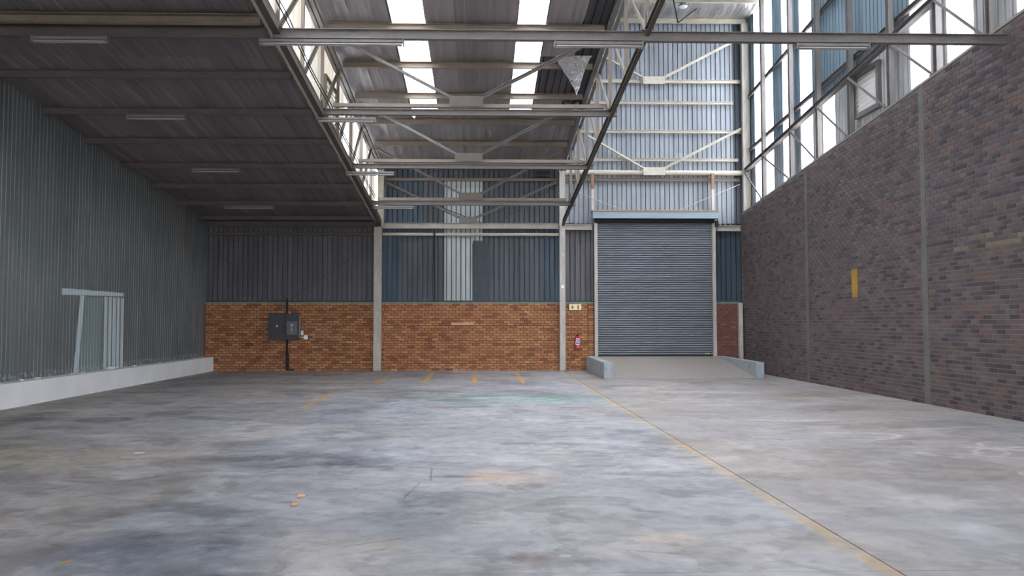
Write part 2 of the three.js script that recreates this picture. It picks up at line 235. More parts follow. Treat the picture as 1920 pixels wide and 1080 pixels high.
// ------------------------------------------------------------------ bricks
const brickGeo = (() => {           // face 222 x 73 towards +z, chamfered front edges
  const w = .107, h = .0355, c = .004, d = .016, pos = [], uv = [];
  const o = [[-w, -h], [w, -h], [w, h], [-w, h]], f = [[-w + c, -h + c], [w - c, -h + c], [w - c, h - c], [-w + c, h - c]];
  const q = (a, b, e, g) => { pos.push(...a, ...b, ...e, ...a, ...e, ...g); for (const v of [a, b, e, a, e, g]) uv.push(v[0] * 2, v[1] * 2); };
  q([...f[0], 0], [...f[1], 0], [...f[2], 0], [...f[3], 0]);
  for (let i = 0; i < 4; i++) { const j = (i + 1) % 4; q([...o[i], -c], [...o[j], -c], [...f[j], 0], [...f[i], 0]); q([...o[i], -d], [...o[j], -d], [...o[j], -c], [...o[i], -c]); }
  const g = new THREE.BufferGeometry(); g.setAttribute('position', new THREE.Float32BufferAttribute(pos, 3)); g.setAttribute('uv', new THREE.Float32BufferAttribute(uv, 2)); g.computeVertexNormals(); return g;
})();
const brickMap = texture(256, 256, (u, v) => { const n = fbm(u * 30, v * 30, 4), s = fbm(u * 90, v * 90, 2), k = 255 * (.72 + .3 * n) * (s > .68 ? .82 : 1); return [k, k, k]; });
const backTones = [[210, 150, 104], [204, 142, 96], [216, 160, 112], [198, 134, 90], [190, 124, 84], [204, 148, 106], [208, 144, 96], [192, 130, 94], [178, 112, 78], [214, 158, 108], [200, 138, 94], [162, 112, 86], [150, 104, 94], [136, 92, 84]];
const sideTones = [[122, 108, 108], [116, 101, 103], [109, 97, 100], [124, 107, 105], [116, 99, 98], [102, 91, 95], [124, 101, 95], [112, 100, 103], [126, 114, 113], [130, 107, 98], [82, 72, 76], [92, 82, 86]];
function layBricks(wall, list, tones, seed) {         // list of {p, ry, sx}; the nearest 300 are parts, the rest one part
  const r = rng(seed), mats = tones.map((t) => new THREE.MeshStandardMaterial({ color: rgb(...t), map: brickMap, roughness: .9 }));
  list.forEach((b) => { const v = r(); b.tone = b.t ?? Math.floor(Math.pow(v, b.bias ?? 1.25) * 12); b.d = b.p.distanceTo(camera.position); });
  const seen = list.filter((b) => b.seen !== false).sort((a, b) => a.d - b.d).slice(0, 300), near = new Set(seen);
  const rest = list.filter((b) => !near.has(b));
  const jig = (b) => ({ pos: b.p, q: new THREE.Quaternion().setFromEuler(new THREE.Euler(0, b.ry, (r() - .5) * .006)), s: V(b.sx, 1 + (r() - .5) * .03, 1 + r() * .25) });
  for (const b of seen) { const j = jig(b), o = add('brick', brickGeo, mats[b.tone], wall); o.position.copy(j.pos); o.quaternion.copy(j.q); o.scale.copy(j.s); }
  const im = new THREE.InstancedMesh(brickGeo, new THREE.MeshStandardMaterial({ color: 0xffffff, map: brickMap, roughness: .9 }), rest.length), mm = new THREE.Matrix4();
  rest.forEach((b, i) => { const j = jig(b); im.setMatrixAt(i, mm.compose(j.pos, j.q, j.s)); const t = tones[b.tone], f = .92 + .16 * r(); im.setColorAt(i, rgb(t[0] * f, t[1] * f, t[2] * f)); });
  im.name = 'brickwork'; im.userData = { kind: 'stuff', label: 'remaining bricks of the wall, too many to count' }; im.castShadow = im.receiveShadow = true; wall.add(im);
}

// ------------------------------------------------------------------ back wall
{
  const wall = struct('wall_back', 'back wall of orange brick below and ribbed blue grey steel sheet above');
  const DL = 3.86, DR = 8.02, top = 2.27, zf = ZB;
  add('mortar_bed', [bx(-9.6, DL, -.1, top + .02, zf - .22, zf - .007), bx(DR, 9.05, -.1, top + .02, zf - .22, zf - .007)], M.mortarBack, wall);
  add('coping', [bx(-9.32, DL, top + .015, top + .06, zf - .2, zf + .012, .006), bx(DR, 8.99, top + .015, top + .06, zf - .2, zf + .012, .006)], M.concrete, wall);
  const list = [], r = rng(31);
  const course = .0853;
  for (let row = 0; row < 27; row++) for (const [a, b] of [[-9.3, 3.66], [8.22, 8.98]]) {
    const y = .036 + row * course + .001; let x = a - (row % 2 ? .116 : 0) - (Math.floor(row / 3) % 2) * .02;
    for (; x < b; x += .232) {
      const l = Math.max(x, a), e = Math.min(x + .222, b); if (e - l < .04) continue;
      const cx = (l + e) / 2, grime = fbm(cx * .5 + 4, y * .9, 3), panelDark = cx > -3.4 && cx < 2.6 ? 0 : cx > 8 ? 1.15 : .45;  // outer panels lean towards the darker brick tones
      list.push({ p: V(cx, y, zf), ry: 0, sx: (e - l) / .222, bias: 1.3 - .45 * Math.min(1, panelDark) - .5 * (grime - .5), ...(cx > 8 ? { t: 12 + Math.floor(r() * 2) } : {}), seen: cx > -3.3 && cx < 2.7 });
    }
  }
  for (let row = 0; row < 27; row++) for (const [a, b] of [[3.67, 3.86], [8.03, 8.21]]) list.push({ p: V((a + b) / 2, .037 + row * course, zf + .032), ry: 0, sx: (b - a) / .222, seen: false, ...(a > 8 ? { t: 12 } : {}) });
  add('pilaster_core', [bx(3.66, 3.86, 0, top, zf - .02, zf + .022), bx(8.025, 8.215, 0, top, zf - .02, zf + .022)], M.mortarBack, wall);
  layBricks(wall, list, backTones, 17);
  // ribbed sheets, each 686 mm wide
  const S = [1, 0, 0], N = [0, 0, 1], zc = zf - .045, r2 = rng(8);
  const put = (x0, x1, y0, y1, pick, z = zc) => {
    const n = Math.round((x1 - x0) / .686), w = (x1 - x0) / n;
    for (let i = 0; i < n; i++) { const xs = x0 + i * w, lift = (i % 2) * .004, m = pick(xs + w / 2); add('cladding_sheet', sheet(ibrLine(w), [xs, 0, z + lift], S, N, () => y0, () => y1, (s, y) => [(xs + s) * .33, y * .16 + .3 * i]), m, wall); }
  };
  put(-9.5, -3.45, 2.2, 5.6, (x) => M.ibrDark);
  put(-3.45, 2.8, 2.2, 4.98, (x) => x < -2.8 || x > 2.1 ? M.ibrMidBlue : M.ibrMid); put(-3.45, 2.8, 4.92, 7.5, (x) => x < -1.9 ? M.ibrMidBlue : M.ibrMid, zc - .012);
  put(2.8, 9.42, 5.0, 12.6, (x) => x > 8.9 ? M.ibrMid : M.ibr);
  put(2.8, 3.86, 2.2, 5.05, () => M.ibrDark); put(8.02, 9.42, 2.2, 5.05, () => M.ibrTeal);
  add('cladding_sheet', sheet(ibrLine(1.29), [-1.24, 0, zc + .012], S, N, () => 4.44, () => 6.58, (s, y) => [s * .33, y * .16]), M.ibrPale, wall);
  add('cladding_sheet', sheet(ibrLine(.97), [-1.24, 0, zc + .014], S, N, () => 2.3, () => 4.5, (s, y) => [s * .33 + .4, y * .16]), M.ibrPale, wall);
  for (const [a, b] of [[-9.3, -3.64], [-3.33, 2.68], [2.88, 3.84], [8.04, 8.95]]) add('flashing', bx(a, b, 2.325, 2.385, zf - .035, zf - .012), M.teal, wall);
}
// ------------------------------------------------------------------ left wall
{
  const wall = struct('wall_left', 'left wall of grey green narrow ribbed steel sheet with painted door outline');
  const Z0 = -26.25, Z1 = ZF + .1, HY = 9;
  const map = texture(2048, 1024, (u, v) => {
    const z = Z0 + u * 17, y = v * HY, n = fbm(z * .7, y * .5, 4), st = fbm(z * 9, y * .7 + 20, 3), f = fbm(z * 18 + 7, y * 18, 3), low = 1 - sm(.5, 2.6, y);
    let k = 115 + 26 * (n - .5) + 14 * (st - .5) + 10 * (f - .5) - 6 * low; let c = [k * .95, k, k * 1.0];
    if (n > .56) { const a = sm(.56, .68, n) * .5; c = [c[0] + 8 * a, c[1] - 4 * a, c[2] - 6 * a]; }
    const mix = (col, a) => { c = c.map((q, i) => q + (col[i] - q) * a); };
    const w = .012 * (fbm(y * 6, z * 3, 2) - .5);
    const inn = (z0, z1, y0, y1) => sm(z0 - .012, z0 + .012, z + w) * (1 - sm(z1 - .012, z1 + .012, z + w)) * sm(y0 - .012, y0 + .012, y + w) * (1 - sm(y1 - .012, y1 + .012, y + w));
    const lean = (2.26 - y) * .12, paint = [200, 212, 216];
    mix(paint, .92 * inn(-20.28, -17.31, 2.26 + .02 * (-17.3 - z) , 2.41));
    mix(paint, .9 * inn(-18.3 + lean, -18.1 + lean, .45, 2.27));
    mix([150, 168, 168], .5 * inn(-19.2 + lean * .4, -18.33 + lean, .45, 2.25));
    for (let i = 0; i < 5; i++) mix(paint, .9 * inn(-20.3 + i * .22 - lean * .1, -20.3 + i * .22 + .165 - lean * .1, .48, 2.28));
    const rib = ((z - Z0) / .13716) % 1; if (Math.abs(rib - .5) < .055) mix([196, 204, 204], .42 * sm(.35, .6, fbm(z * 5, y * .8 + 7, 3) + .12 * sm(1.5, 4.5, y)));
    if (y < .62 && f > .55) mix([190, 190, 186], .4);
    return c;
  });
  const m = new THREE.MeshStandardMaterial({ map, roughness: .6, side: THREE.DoubleSide });
  const line = (() => { const l = [[0, 0]], p = .1372; for (let k = 0; k < 5; k++) { const c = (k + .5) * p; l.push([c - .012, 0], [c - .006, .007], [c + .006, .007], [c + .012, 0]); } l.push([.6858 + .004, 0]); return l; })();
  for (let i = 0, z = Z0; z < Z1; z += .6858, i++) { const zs = z; add('cladding_sheet', sheet(line, [XL + (i % 2) * .003, 0, zs], [0, 0, 1], [1, 0, 0], () => .3, (s) => yL(zs + s) + .22, (s, y) => [(zs + s - Z0) / 17, y / HY]), m, wall); }
  const b = add('baseboard_left', bx(-9.6, -9.0, -.1, .48, ZB, ZF, .015), M.white, scene); b.userData = { kind: 'structure', label: 'white painted concrete plinth along the left wall' };
}
// ------------------------------------------------------------------ right brick wall
{
  const wall = struct('wall_right', 'tall right wall of dark brown bricks with grey vertical joints');
  const s = new THREE.Shape(); s.moveTo(-ZB + .3, -.1); s.lineTo(-ZF - .2, -.1); s.lineTo(-ZF - .2, yW(ZF) - .03); s.lineTo(-ZB + .3, yW(ZB - .3) - .03);
  add('mortar_bed', new THREE.ExtrudeGeometry(s, { depth: .3, bevelEnabled: false }).rotateY(Math.PI / 2).translate(XR + .007, 0, 0), M.mortarSide, wall);
  add('coping', sweep(P.rect(.34, .05), [XR + .16, yW(ZB) - .005, ZB], [XR + .16, yW(ZF) - .005, ZF]), M.concrete, wall);
  const list = [], r = rng(91), course = .0853;
  for (let row = 0; row < 110; row++) {
    const y = .036 + row * course;
    for (let z = ZB + .1 - (row % 2 ? .116 : 0); z < -5; z += .232) {
      let za = Math.max(z, ZB + .02), zb = z + .222;
      for (const c of [-20.93, -15.33]) if (zb > c - .1 && za < c + .1) { if (c - .1 - za > zb - c - .1) zb = c - .1; else za = c + .1; }
      const zc = (za + zb) / 2; if (zb - za < .05 || y + .04 > yW(zc) - .04) continue;
      const g = fbm(zc * .35, y * .5, 3), near = sm(-15.5, -13, zc), ylw = y > 3.02 && y < 3.22 && zc > -14.3 && zc < -12.2 && r() < .5;
      list.push({ p: V(XR, y, zc), ry: -Math.PI / 2, sx: (zb - za) / .222, bias: 1.6 - 1.1 * g - .3 * near, seen: zc < -12.5, ...(near > .5 && r() < .05 ? { t: 9 } : {}), ...(ylw ? { t: 12 } : {}) });
    }
  }
  layBricks(wall, list, [...sideTones, [146, 134, 112]], 44);
  for (const [z, w] of [[-20.93, .2], [-15.33, .2]]) {
    add('joint_strip', [bx(XR - .012, XR + .1, 0, 3.3, z - w / 2, z + w / 2, .004), bx(XR - .002, XR + .1, 3.28, yW(z) - .04, z - w / 2, z + w / 2 - .02)], M.jointGrey, wall);
  }
  const ym = one('paint_mark', bx(XR - .012, XR + .004, 2.24, 2.93, -18.39, -18.11), M.yellow, 'vertical yellow paint mark on the dark right brick wall', 'paint mark');
  one('corner_post', bx(8.82, 8.95, .3, 2.3, -26.17, -26.02, .006), M.column, 'short grey post in the right back corner beside the brick wall', 'post');
}
// ------------------------------------------------------------------ upper right wall with its clear sheets
const wins = [[-25.6, -23.95, 9], [-23.2, -22.5, 9], [-21.9, -21.08, 9], [-20.46, -19.74, 1], [-16.2, -15.46, 9], [-14.9, -14.06, 9], [-12.9, -12.0, 9], [-11, -9.6, 9], [-8.2, -7.4, 9], [-5, -4.2, 9], [-1, -.2, 9], [4, 4.8, 9]];  // strips nearer than the frame edge are unseen, spaced for the light inside
let winNo = 1;
function windowSheet(geo, label) { const g = struct('window_' + winNo++, label); add('pane', geo, M.pane, g); return g; }
{
  const wall = struct('wall_upper_right', 'steel sheet wall above the right brick wall with clear strips between posts');
  const cut = [[-26.3, 0]]; const Z1 = ZF;
  const lowTop = (z) => yCh(z) + .12, hiTop = (z) => yR(z) + .25, bot = (z) => yW(z) - .06;
  const put = (z0, z1, lo, hi, mt) => { const n = Math.max(1, Math.round((z1 - z0) / .75)), w = (z1 - z0) / n; for (let i = 0; i < n; i++) { const zs = z0 + i * w; add('cladding_sheet', sheet(ibrLine(w), [XC, 0, zs], [0, 0, 1], [-1, 0, 0], (s) => lo(zs + s), (s) => hi(zs + s), (s, y) => [(zs + s) * .33, y * .16]), mt, wall); } };
  let z = -26.3;
  for (const [a, b, k] of wins) {
    if (k === 9) {
      // solid between z and a (handled with the low clear strip inside -21.08..-16.2)
      if (a === -16.2) {
        put(z, -20.46, bot, lowTop, M.grpGrey); put(-19.74, -18.46, bot, (q) => bot(q) + .001 + (lowTop(q) - bot(q)) , M.grpGrey); put(-17.38, a, bot, lowTop, M.grpGrey);
        put(-18.46, -17.38, bot, (q) => 6.74, M.grpGrey); put(-18.46, -17.38, (q) => 7.62, lowTop, M.grpGrey);
        put(z, a, lowTop, hiTop, M.ibrBlue);
      } else { const e = a - z < .9 && a < -20; put(z, a, bot, lowTop, e ? M.ibr : M.grpGrey); put(z, a, lowTop, hiTop, e ? M.ibrBlue : M.grpGrey); }
      const n = Math.max(1, Math.round((b - a) / .75)), w = (b - a) / n, gs = [];
      for (let i = 0; i < n; i++) { const zs = a + i * w; gs.push(sheet(ibrLine(w - .012), [XC, 0, zs], [0, 0, 1], [-1, 0, 0], (s) => bot(zs + s), (s) => hiTop(zs + s), (s, y) => [s, y], .002)); }
      const g = struct('window_' + winNo++, 'tall clear strip in the right wall'); gs.forEach((q) => add('pane', q, M.pane, g)); z = b;
    } else windowSheet(sheet(ibrLine(b - a), [XC, 0, a], [0, 0, 1], [-1, 0, 0], (s) => bot(a + s), (s) => lowTop(a + s), (s, y) => [s, y], .002), 'short clear strip in the right wall below the truss');
  }
  put(z, ZF + .1, bot, lowTop, M.grpGrey); put(z, ZF + .1, lowTop, hiTop, M.grpGrey);
  // sloping rails on the sheet
  const sl = (y0, s) => (q) => y0 + s * (q + 26);
  for (const [f, label] of [[sl(9.4, .117), 'sloping steel rail high on the sheet wall above the right truss'], [sl(7.55, .085), 'sloping steel rail just above the right truss on the sheet wall']])
    one('sloping_rail', sweep(P.C(.06, .12, .006), [XC - .07, f(-26), -26], [XC - .07, f(-5), -5]), M.steel, label, 'rail');
}
// louvre vent
{
  const t = thing('louvre_vent', 'grey louvre vent with slanted blades high on the right wall', 'vent', [XC - .06, 6.62, -17.92]);
  const hw = .56, h = 1.12;
  add('frame', [bx(-.05, .05, 0, .12, -hw, hw), bx(-.05, .05, h - .12, h, -hw, hw), bx(-.05, .05, .12, h - .12, -hw, -hw + .1), bx(-.05, .05, .12, h - .12, hw - .1, hw)], M.steel, t);
  for (let i = 0; i < 8; i++) { const g = sweep(P.rect(.012, .165), [0, 0, -hw + .1], [0, 0, hw - .1]); const o = add('blade', g, M.ibrWhite, t); o.position.set(.0, .17 + i * .112, 0); o.rotation.z = -.33; }
}
{
  const z0 = -18.5, z1 = -17.15, t = thing('louvre_vent', 'tan louvre vent with wide blades in the strip beside the left girder', 'vent', [-3.5, yL(-17.8) + .35, (z0 + z1) / 2]), hw = (z1 - z0) / 2, h = 1.0;
  add('frame', [bx(-.03, .03, 0, .05, -hw, hw), bx(-.03, .03, h - .05, h, -hw, hw), bx(-.03, .03, .05, h - .05, -hw, -hw + .05), bx(-.03, .03, .05, h - .05, hw - .05, hw)], M.steelWarm, t);
  for (let i = 0; i < 8; i++) { const o = add('blade', sweep(P.rect(.01, .16), [0, 0, -hw + .05], [0, 0, hw - .05]), M.grp, t); o.position.set(.0, .1 + i * .112, 0); o.rotation.z = .4; }
}
// ------------------------------------------------------------------ lantern wall between low and middle roofs
{
  const wall = struct('wall_upper_left', 'strip of pale ribbed sheet and clear panels between the low and middle roofs');
  const X = -3.58, bot = (z) => yL(z) + .14, top = (z) => yM(z) + .2;
  const w = [[-24.75, -24.36], [-23.88, -23.13], [-22.39, -21.53], [-20.8, -19.91], [-19.42, -18.57], [-15.95, -15.33], [-14.31, -13.6], [-12.6, -11.7], [-10.8, -9.9], [-9, -8.1], [-6, -5.2], [-3, -2.2]];
  let z = -26.25; const put = (a, b, m) => { const n = Math.max(1, Math.round((b - a) / .75)), q = (b - a) / n; for (let i = 0; i < n; i++) { const zs = a + i * q; add('cladding_sheet', sheet(ibrLine(q, .12), [X, 0, zs], [0, 0, 1], [1, 0, 0], (s) => bot(zs + s), (s) => top(zs + s), (s, y) => [(zs + s) * .33, y * .16]), m, wall); } };
  for (const [a, b] of w) { put(z, a, M.grp); windowSheet(sheet(ibrLine(b - a), [X, 0, a], [0, 0, 1], [1, 0, 0], (s) => bot(a + s), (s) => top(a + s), (s, y) => [s, y], .002), 'clear panel in the strip between low and middle roofs'); z = b; }
  put(z, ZF + .1, M.ibrWhite);
}
// wall between middle and high roofs (above the middle roof, facing the right bay)
{
  const wall = struct('wall_upper_middle', 'sheet wall rising from the middle roof to the high roof');
  for (let i = 0; i < 60; i++) { const zs = -26.25 + i * .693; if (zs > ZF) break; add('cladding_sheet', sheet(ibrLine(.693), [GR + .02, 0, zs], [0, 0, 1], [1, 0, 0], (s) => yM(zs + s) + .14, (s) => yR(zs + s) + .25, (s, y) => [(zs + s) * .33, y * .16]), M.ibr, wall); }
}
// ------------------------------------------------------------------ front wall behind the camera, its unseen doorways sized to light the hall
{
  const wall = struct('wall_front', 'unseen front wall with open doorways sized to light the hall');
  const X0 = -9.5, X1 = 9.5;
  const holes = [[-8.6, -3.9, 0, 4.6], [-2.9, 2.3, 0, 4.6], [3.3, 8.4, 0, 4.6]], gs = []; // doorways out of view, sized for the light inside
  const xs = [X0, -8.6, -3.9, -2.9, 2.3, 3.3, 8.4, X1];
  xs.slice(0, -1).forEach((x0, k) => { const x1 = xs[k + 1]; let y = -.1; for (const h of holes.filter((h) => h[0] < x1 - .01 && h[1] > x0 + .01)) { if (h[2] > y + .01 && h[2] > 0) gs.push(bx(x0, x1, y, h[2], ZF, ZF + .2)); y = h[3]; } gs.push(bx(x0, x1, y, x1 <= -3.3 ? 8.9 : x1 < 3 ? 10.9 : 16, ZF, ZF + .2)); });
  add('panel', gs, M.ibr, wall);
}
// ------------------------------------------------------------------ roofs
const slope = (f) => Math.atan(f(1) - f(0));
function roofSheet(parent, name, x0, x1, f, za, zb, m, line, lift = 0, amp) {   // profile across x, running along z on the slope f
  const g = sheet(line, [x0, 0, 0], [1, 0, 0], [0, 0, -1], () => 0, () => 1, (s, y) => [(x0 + s) * .3, y * Math.abs(zb - za) * .08]);
  const p = g.attributes.position; for (let i = 0; i < p.count; i++) { const d = p.getZ(i), t = p.getY(i), z = za + (zb - za) * t; p.setXYZ(i, p.getX(i), f(z) + lift + d, z); }
  g.computeVertexNormals(); return add(name, g, m, parent);
}
function foilStrip(parent, x0, x1, f, za, zb, m, seed, nodes, sag = .05, wr = .05) {
  const nx = 14, nz = Math.ceil((zb - za) / .13), pos = [], idx = [], uv = [];
  for (let j = 0; j <= nz; j++) for (let i = 0; i <= nx; i++) {
    const u = i / nx, x = x0 + (x1 - x0) * u, z = za + (zb - za) * j / nz; let near = 9; for (const n of nodes) near = Math.min(near, Math.abs(z - n));
    const b = sm(0, .5, near), y = f(z) - b * sag * (.55 + .9 * fbm(x * 2.5 + seed, z * .8, 2)) - b * wr * (fbm(x * (wr > .06 ? 9 : 6) + seed * 3, z * 1.1, 3) - .5) - .012 * Math.pow(Math.abs(2 * u - 1), 6) * b;
    pos.push(x, y, z); uv.push(x * .4, z * .1);
  }
  for (let j = 0; j < nz; j++) for (let i = 0; i < nx; i++) { const a = j * (nx + 1) + i; idx.push(a, a + 1, a + nx + 1, a + 1, a + nx + 2, a + nx + 1); }
  const g = new THREE.BufferGeometry(); g.setAttribute('position', new THREE.Float32BufferAttribute(pos, 3)); g.setAttribute('uv', new THREE.Float32BufferAttribute(uv, 2)); g.setIndex(idx); g.computeVertexNormals();
  return add('insulation_foil', g, m, parent);
}
const nodesZ = []; for (let k = -1; k < 17; k++) nodesZ.push(node(k));
{
  const low = struct('ceiling', 'low dark sheeted roof over the left bay'), f = (z) => yL(z) + .145;
  const n = 9, w = (GL - .1 + 9.5) / n;
  const line = (ww) => { const l = [[0, 0]], p = ww / 2; for (let k = 0; k < 2; k++) l.push([k * p + .1, 0], [k * p + .13, -.022], [k * p + .19, -.026], [k * p + .22, 0]); l.push([ww + .02, 0]); return l; };
  for (let i = 0; i < n; i++) roofSheet(low, 'roof_sheet', -9.5 + i * w, 0, f, -26.45, ZF + .2, M.roofLow[(i * 3 + (i >> 1)) % 4], line(w), (i % 2) * .006);
}
const SK = [[-1.93, -1.2], [.79, 1.41]], SKZ = -21.4, SKE = -7;  // clear strips end out of view, shortened to dim the near floor
{
  const mid = struct('ceiling', 'middle roof with torn grey foil and two clear strips'), f = (z) => yM(z) + .17, fr = (z) => yM(z) + .21;
  // ribbed sheets above the foil
  for (const [a, b] of [[-3.62, SK[0][0]], [SK[0][1], SK[1][0]], [SK[1][1], 2.84]]) { const n = Math.round((b - a) / .686), w = (b - a) / n; for (let i = 0; i < n; i++) roofSheet(mid, 'roof_sheet', a + i * w, 0, fr, -26.45, ZF + .2, M.roofBare, ibrLine(w), (i % 2) * .005); }
  for (const [a, b] of SK) roofSheet(mid, 'roof_sheet', a, 0, fr, -26.45, SKZ, M.roofBare, ibrLine(b - a));
  SK.forEach(([a, b], k) => { const g = struct('window_' + winNo++, (k ? 'right' : 'left') + ' clear strip in the middle roof'); roofSheet(g, 'pane', a, 0, fr, SKZ, SKE, M.pane, ibrLine(b - a).map(([s, d]) => [Math.min(s, b - a), d])); roofSheet(mid, 'roof_sheet', a, 0, fr, SKE, ZF + .2, M.roofBare, ibrLine(b - a)); foilStrip(mid, a - .01, b + .01, f, SKE, ZF, M.foil[k], 91 + k, nodesZ); });
  const strips = [[-3.55, -2.75], [-2.75, -1.94], [-1.19, -.55], [-.55, .12], [.12, .78], [1.42, 2.2]];
  strips.forEach(([a, b], i) => foilStrip(mid, a, b, f, i === 5 ? -17.75 : -26.2, ZF, M.foil[i % 3], i * 7 + 3, nodesZ));
  foilStrip(mid, 1.42, 2.2, f, -26.2, -20.3, M.foil[2], 71, nodesZ, .06);
  foilStrip(mid, -1.94, -1.19, f, -26.2, SKZ, M.foil[1], 51, nodesZ); foilStrip(mid, .78, 1.42, f, -26.2, SKZ, M.foil[0], 57, nodesZ);
  foilStrip(mid, 2.2, 2.76, f, -26.2, -20.6, M.foil[0], 61, nodesZ, .09);
  // torn flaps hanging from the edges of the foil
  const flap = (x0, x1, xt, z, drop, back, seed) => {
    const pos = [], idx = [], uv = [], nx = 12, nz = 14;
    for (let j = 0; j <= nz; j++) for (let i = 0; i <= nx; i++) {
      const u = i / nx, t = j / nz, k = Math.pow(t, 1.3), a = x0 + (xt - .05 - x0) * k, b = x1 + (xt + .05 - x1) * Math.pow(t, .75), w = fbm(u * 3 + seed, t * 3, 3) - .5;
      const x = a + (b - a) * u + .06 * w * t, y = f(z) - .03 - drop * t * (.75 + .25 * Math.sin(u * 3.1)) - .03 * w, zz = z - back * t + .12 * Math.sin(u * 5 + seed) * t + .16 * w * t;
      pos.push(x, y, zz); uv.push(x, y);
    }
    for (let j = 0; j < nz; j++) for (let i = 0; i < nx; i++) { const a = j * (nx + 1) + i; idx.push(a, a + 1, a + nx + 1, a + 1, a + nx + 2, a + nx + 1); }
    const g = new THREE.BufferGeometry(); g.setAttribute('position', new THREE.Float32BufferAttribute(pos, 3)); g.setAttribute('uv', new THREE.Float32BufferAttribute(uv, 2)); g.setIndex(idx); g.computeVertexNormals();
    const fl = add('torn_foil', g, M.foilBright, mid); fl.userData.label = 'torn pale foil flap hanging down';
  };
  flap(1.75, 2.62, 2.3, -17.72, .82, .35, 3); flap(2.4, 2.74, 2.62, -20.65, .35, -.15, 8); flap(2.2, 2.45, 2.35, -20.4, .2, -.2, 12); flap(-1.9, -1.6, -1.85, -21.35, .2, -.25, 21);
  one('sag_rod', nodesZ.slice(1, 9).map((z, k) => sweep(P.round(.009, 5), [-.3 + .1 * (k % 2), yM(z) + .09, z + .037], [-.3 + .1 * (k % 2), yM(z + 1.82) + .09, z + 1.783])), M.fitting, 'line of thin sag rods linking the middle roof purlins between both clear strips', 'rod');
  {
  }
  const high = struct('ceiling', 'high roof over the right bay lined with silver foil'), fh = (z) => yR(z) + .17;
  const n = 10, w = (9.5 - 2.75) / n, hz = -23.6;
  for (let i = 0; i < n; i++) { const sk = i === 2 || i === 5 || i === 8; roofSheet(high, 'roof_sheet', 2.75 + i * w, 0, (z) => fh(z) + .06, -26.45, sk ? hz : ZF + .2, M.roofBare, ibrLine(w), (i % 2) * .005); if (sk) { roofSheet(high, 'roof_sheet', 2.75 + i * w, 0, (z) => fh(z) + .06, -9, ZF + .2, M.roofBare, ibrLine(w)); const g = struct('window_' + winNo++, 'unseen clear strip added in the high roof for light'); roofSheet(g, 'pane', 2.75 + i * w, 0, (z) => fh(z) + .06, hz, -9, M.pane, ibrLine(w)); } }  // unseen skylights added to light the right bay
  const hn = []; for (let k = 0; k < 24; k++) hn.push(-26.1 + 1.4 * k);
  for (let i = 0; i < 5; i++) foilStrip(high, 2.82 + i * 1.29, 2.82 + (i + 1) * 1.29 + .02, fh, -26.2, hz, M.foilBright, i * 5 + 80, hn, .07, .16);
  [[2.82, 2.75 + 2 * w], [2.75 + 3 * w, 2.75 + 5 * w], [2.75 + 6 * w, 2.75 + 8 * w], [2.75 + 9 * w, 9.4]].forEach(([a, b], i) => foilStrip(high, a, b, fh, hz, ZF, M.foilBright, i * 5 + 120, hn, .07, .16));
}
// ------------------------------------------------------------------ purlins
{
  const proto = {};
  nodesZ.forEach((z, i) => {
    if (z > -9) return;
    const [pd, py] = i === 7 ? [.2, 6.48] : [.13, yL(z) + .065]; one('purlin', sweep(P.Z(.1, pd, .006), [-9.3, py, z], [GL - .2, py, z]), M.purlinLow, `${ord[i]} purlin from the back wall under the low left roof`, 'purlin', 'purlins under the low left roof');
    one('purlin', sweep(P.C(.07, .15, .008), [GL + .11, yM(z) + .075, z], [GR - .11, yM(z) + .075, z]), M.purlinMid, `${ord[i]} purlin from the back wall under the foil lined middle roof`, 'purlin', 'purlins under the middle roof');
  });
  one('purlin', sweep(P.C(.12, .15, .01), [-9.3, yL(-12.35) + .04, -12.35], [GL - .2, yL(-12.35) + .04, -12.35]), M.purlinMid, 'paler extra purlin just beyond the nearest light fitting under the low left roof', 'purlin', 'purlins under the low left roof');
  for (let k = 0; k < 3; k++) { const z = -26.06 + 1.4 * k; one('purlin', sweep(P.C(.07, .16, .008), [GR + .08, yR(z) + .08, z], [XC - .06, yR(z) + .08, z]), M.cream, `${ord[k]} cream purlin from the back wall under the high right roof`, 'purlin', 'purlins under the high right roof'); }
}
// tie beams, continuous with the low roof's purlin lines
const tieNames = ['farthest long beam crossing below the middle roof, nearest the back wall', 'second long beam from the back wall crossing below the middle roof', 'third long beam from the back wall crossing below the middle roof', 'nearest long beam, running from the left girder to the right brick wall'];
[0, 2, 4, 6].forEach((k, i) => {
  const z = node(k), [y, dep] = [[5.316, .124], [5.72, .12], [6.141, .127], [6.45, .165]][i] ?? [yL(z) + .07, .13], x1 = i === 3 ? XR - .04 : GR + .14;
  const t = thing('tie_beam', tieNames[i] ?? `${ord[i]} long beam from the back wall crossing below the middle roof`, 'beam', [0, y, z], 'long beams crossing below the middle roof');
  add('beam', sweep(P.I(.11, dep, .012), [GL - .07, 0, 0], [x1, 0, 0]), i === 3 ? M.steel : M.steel, t);
  for (const x of [GL + .02, GR - .02]) add('cleat', bx(x - .09, x + .09, dep / 2, dep / 2 + .015, -.1, .1), M.steelWarm, t);
});
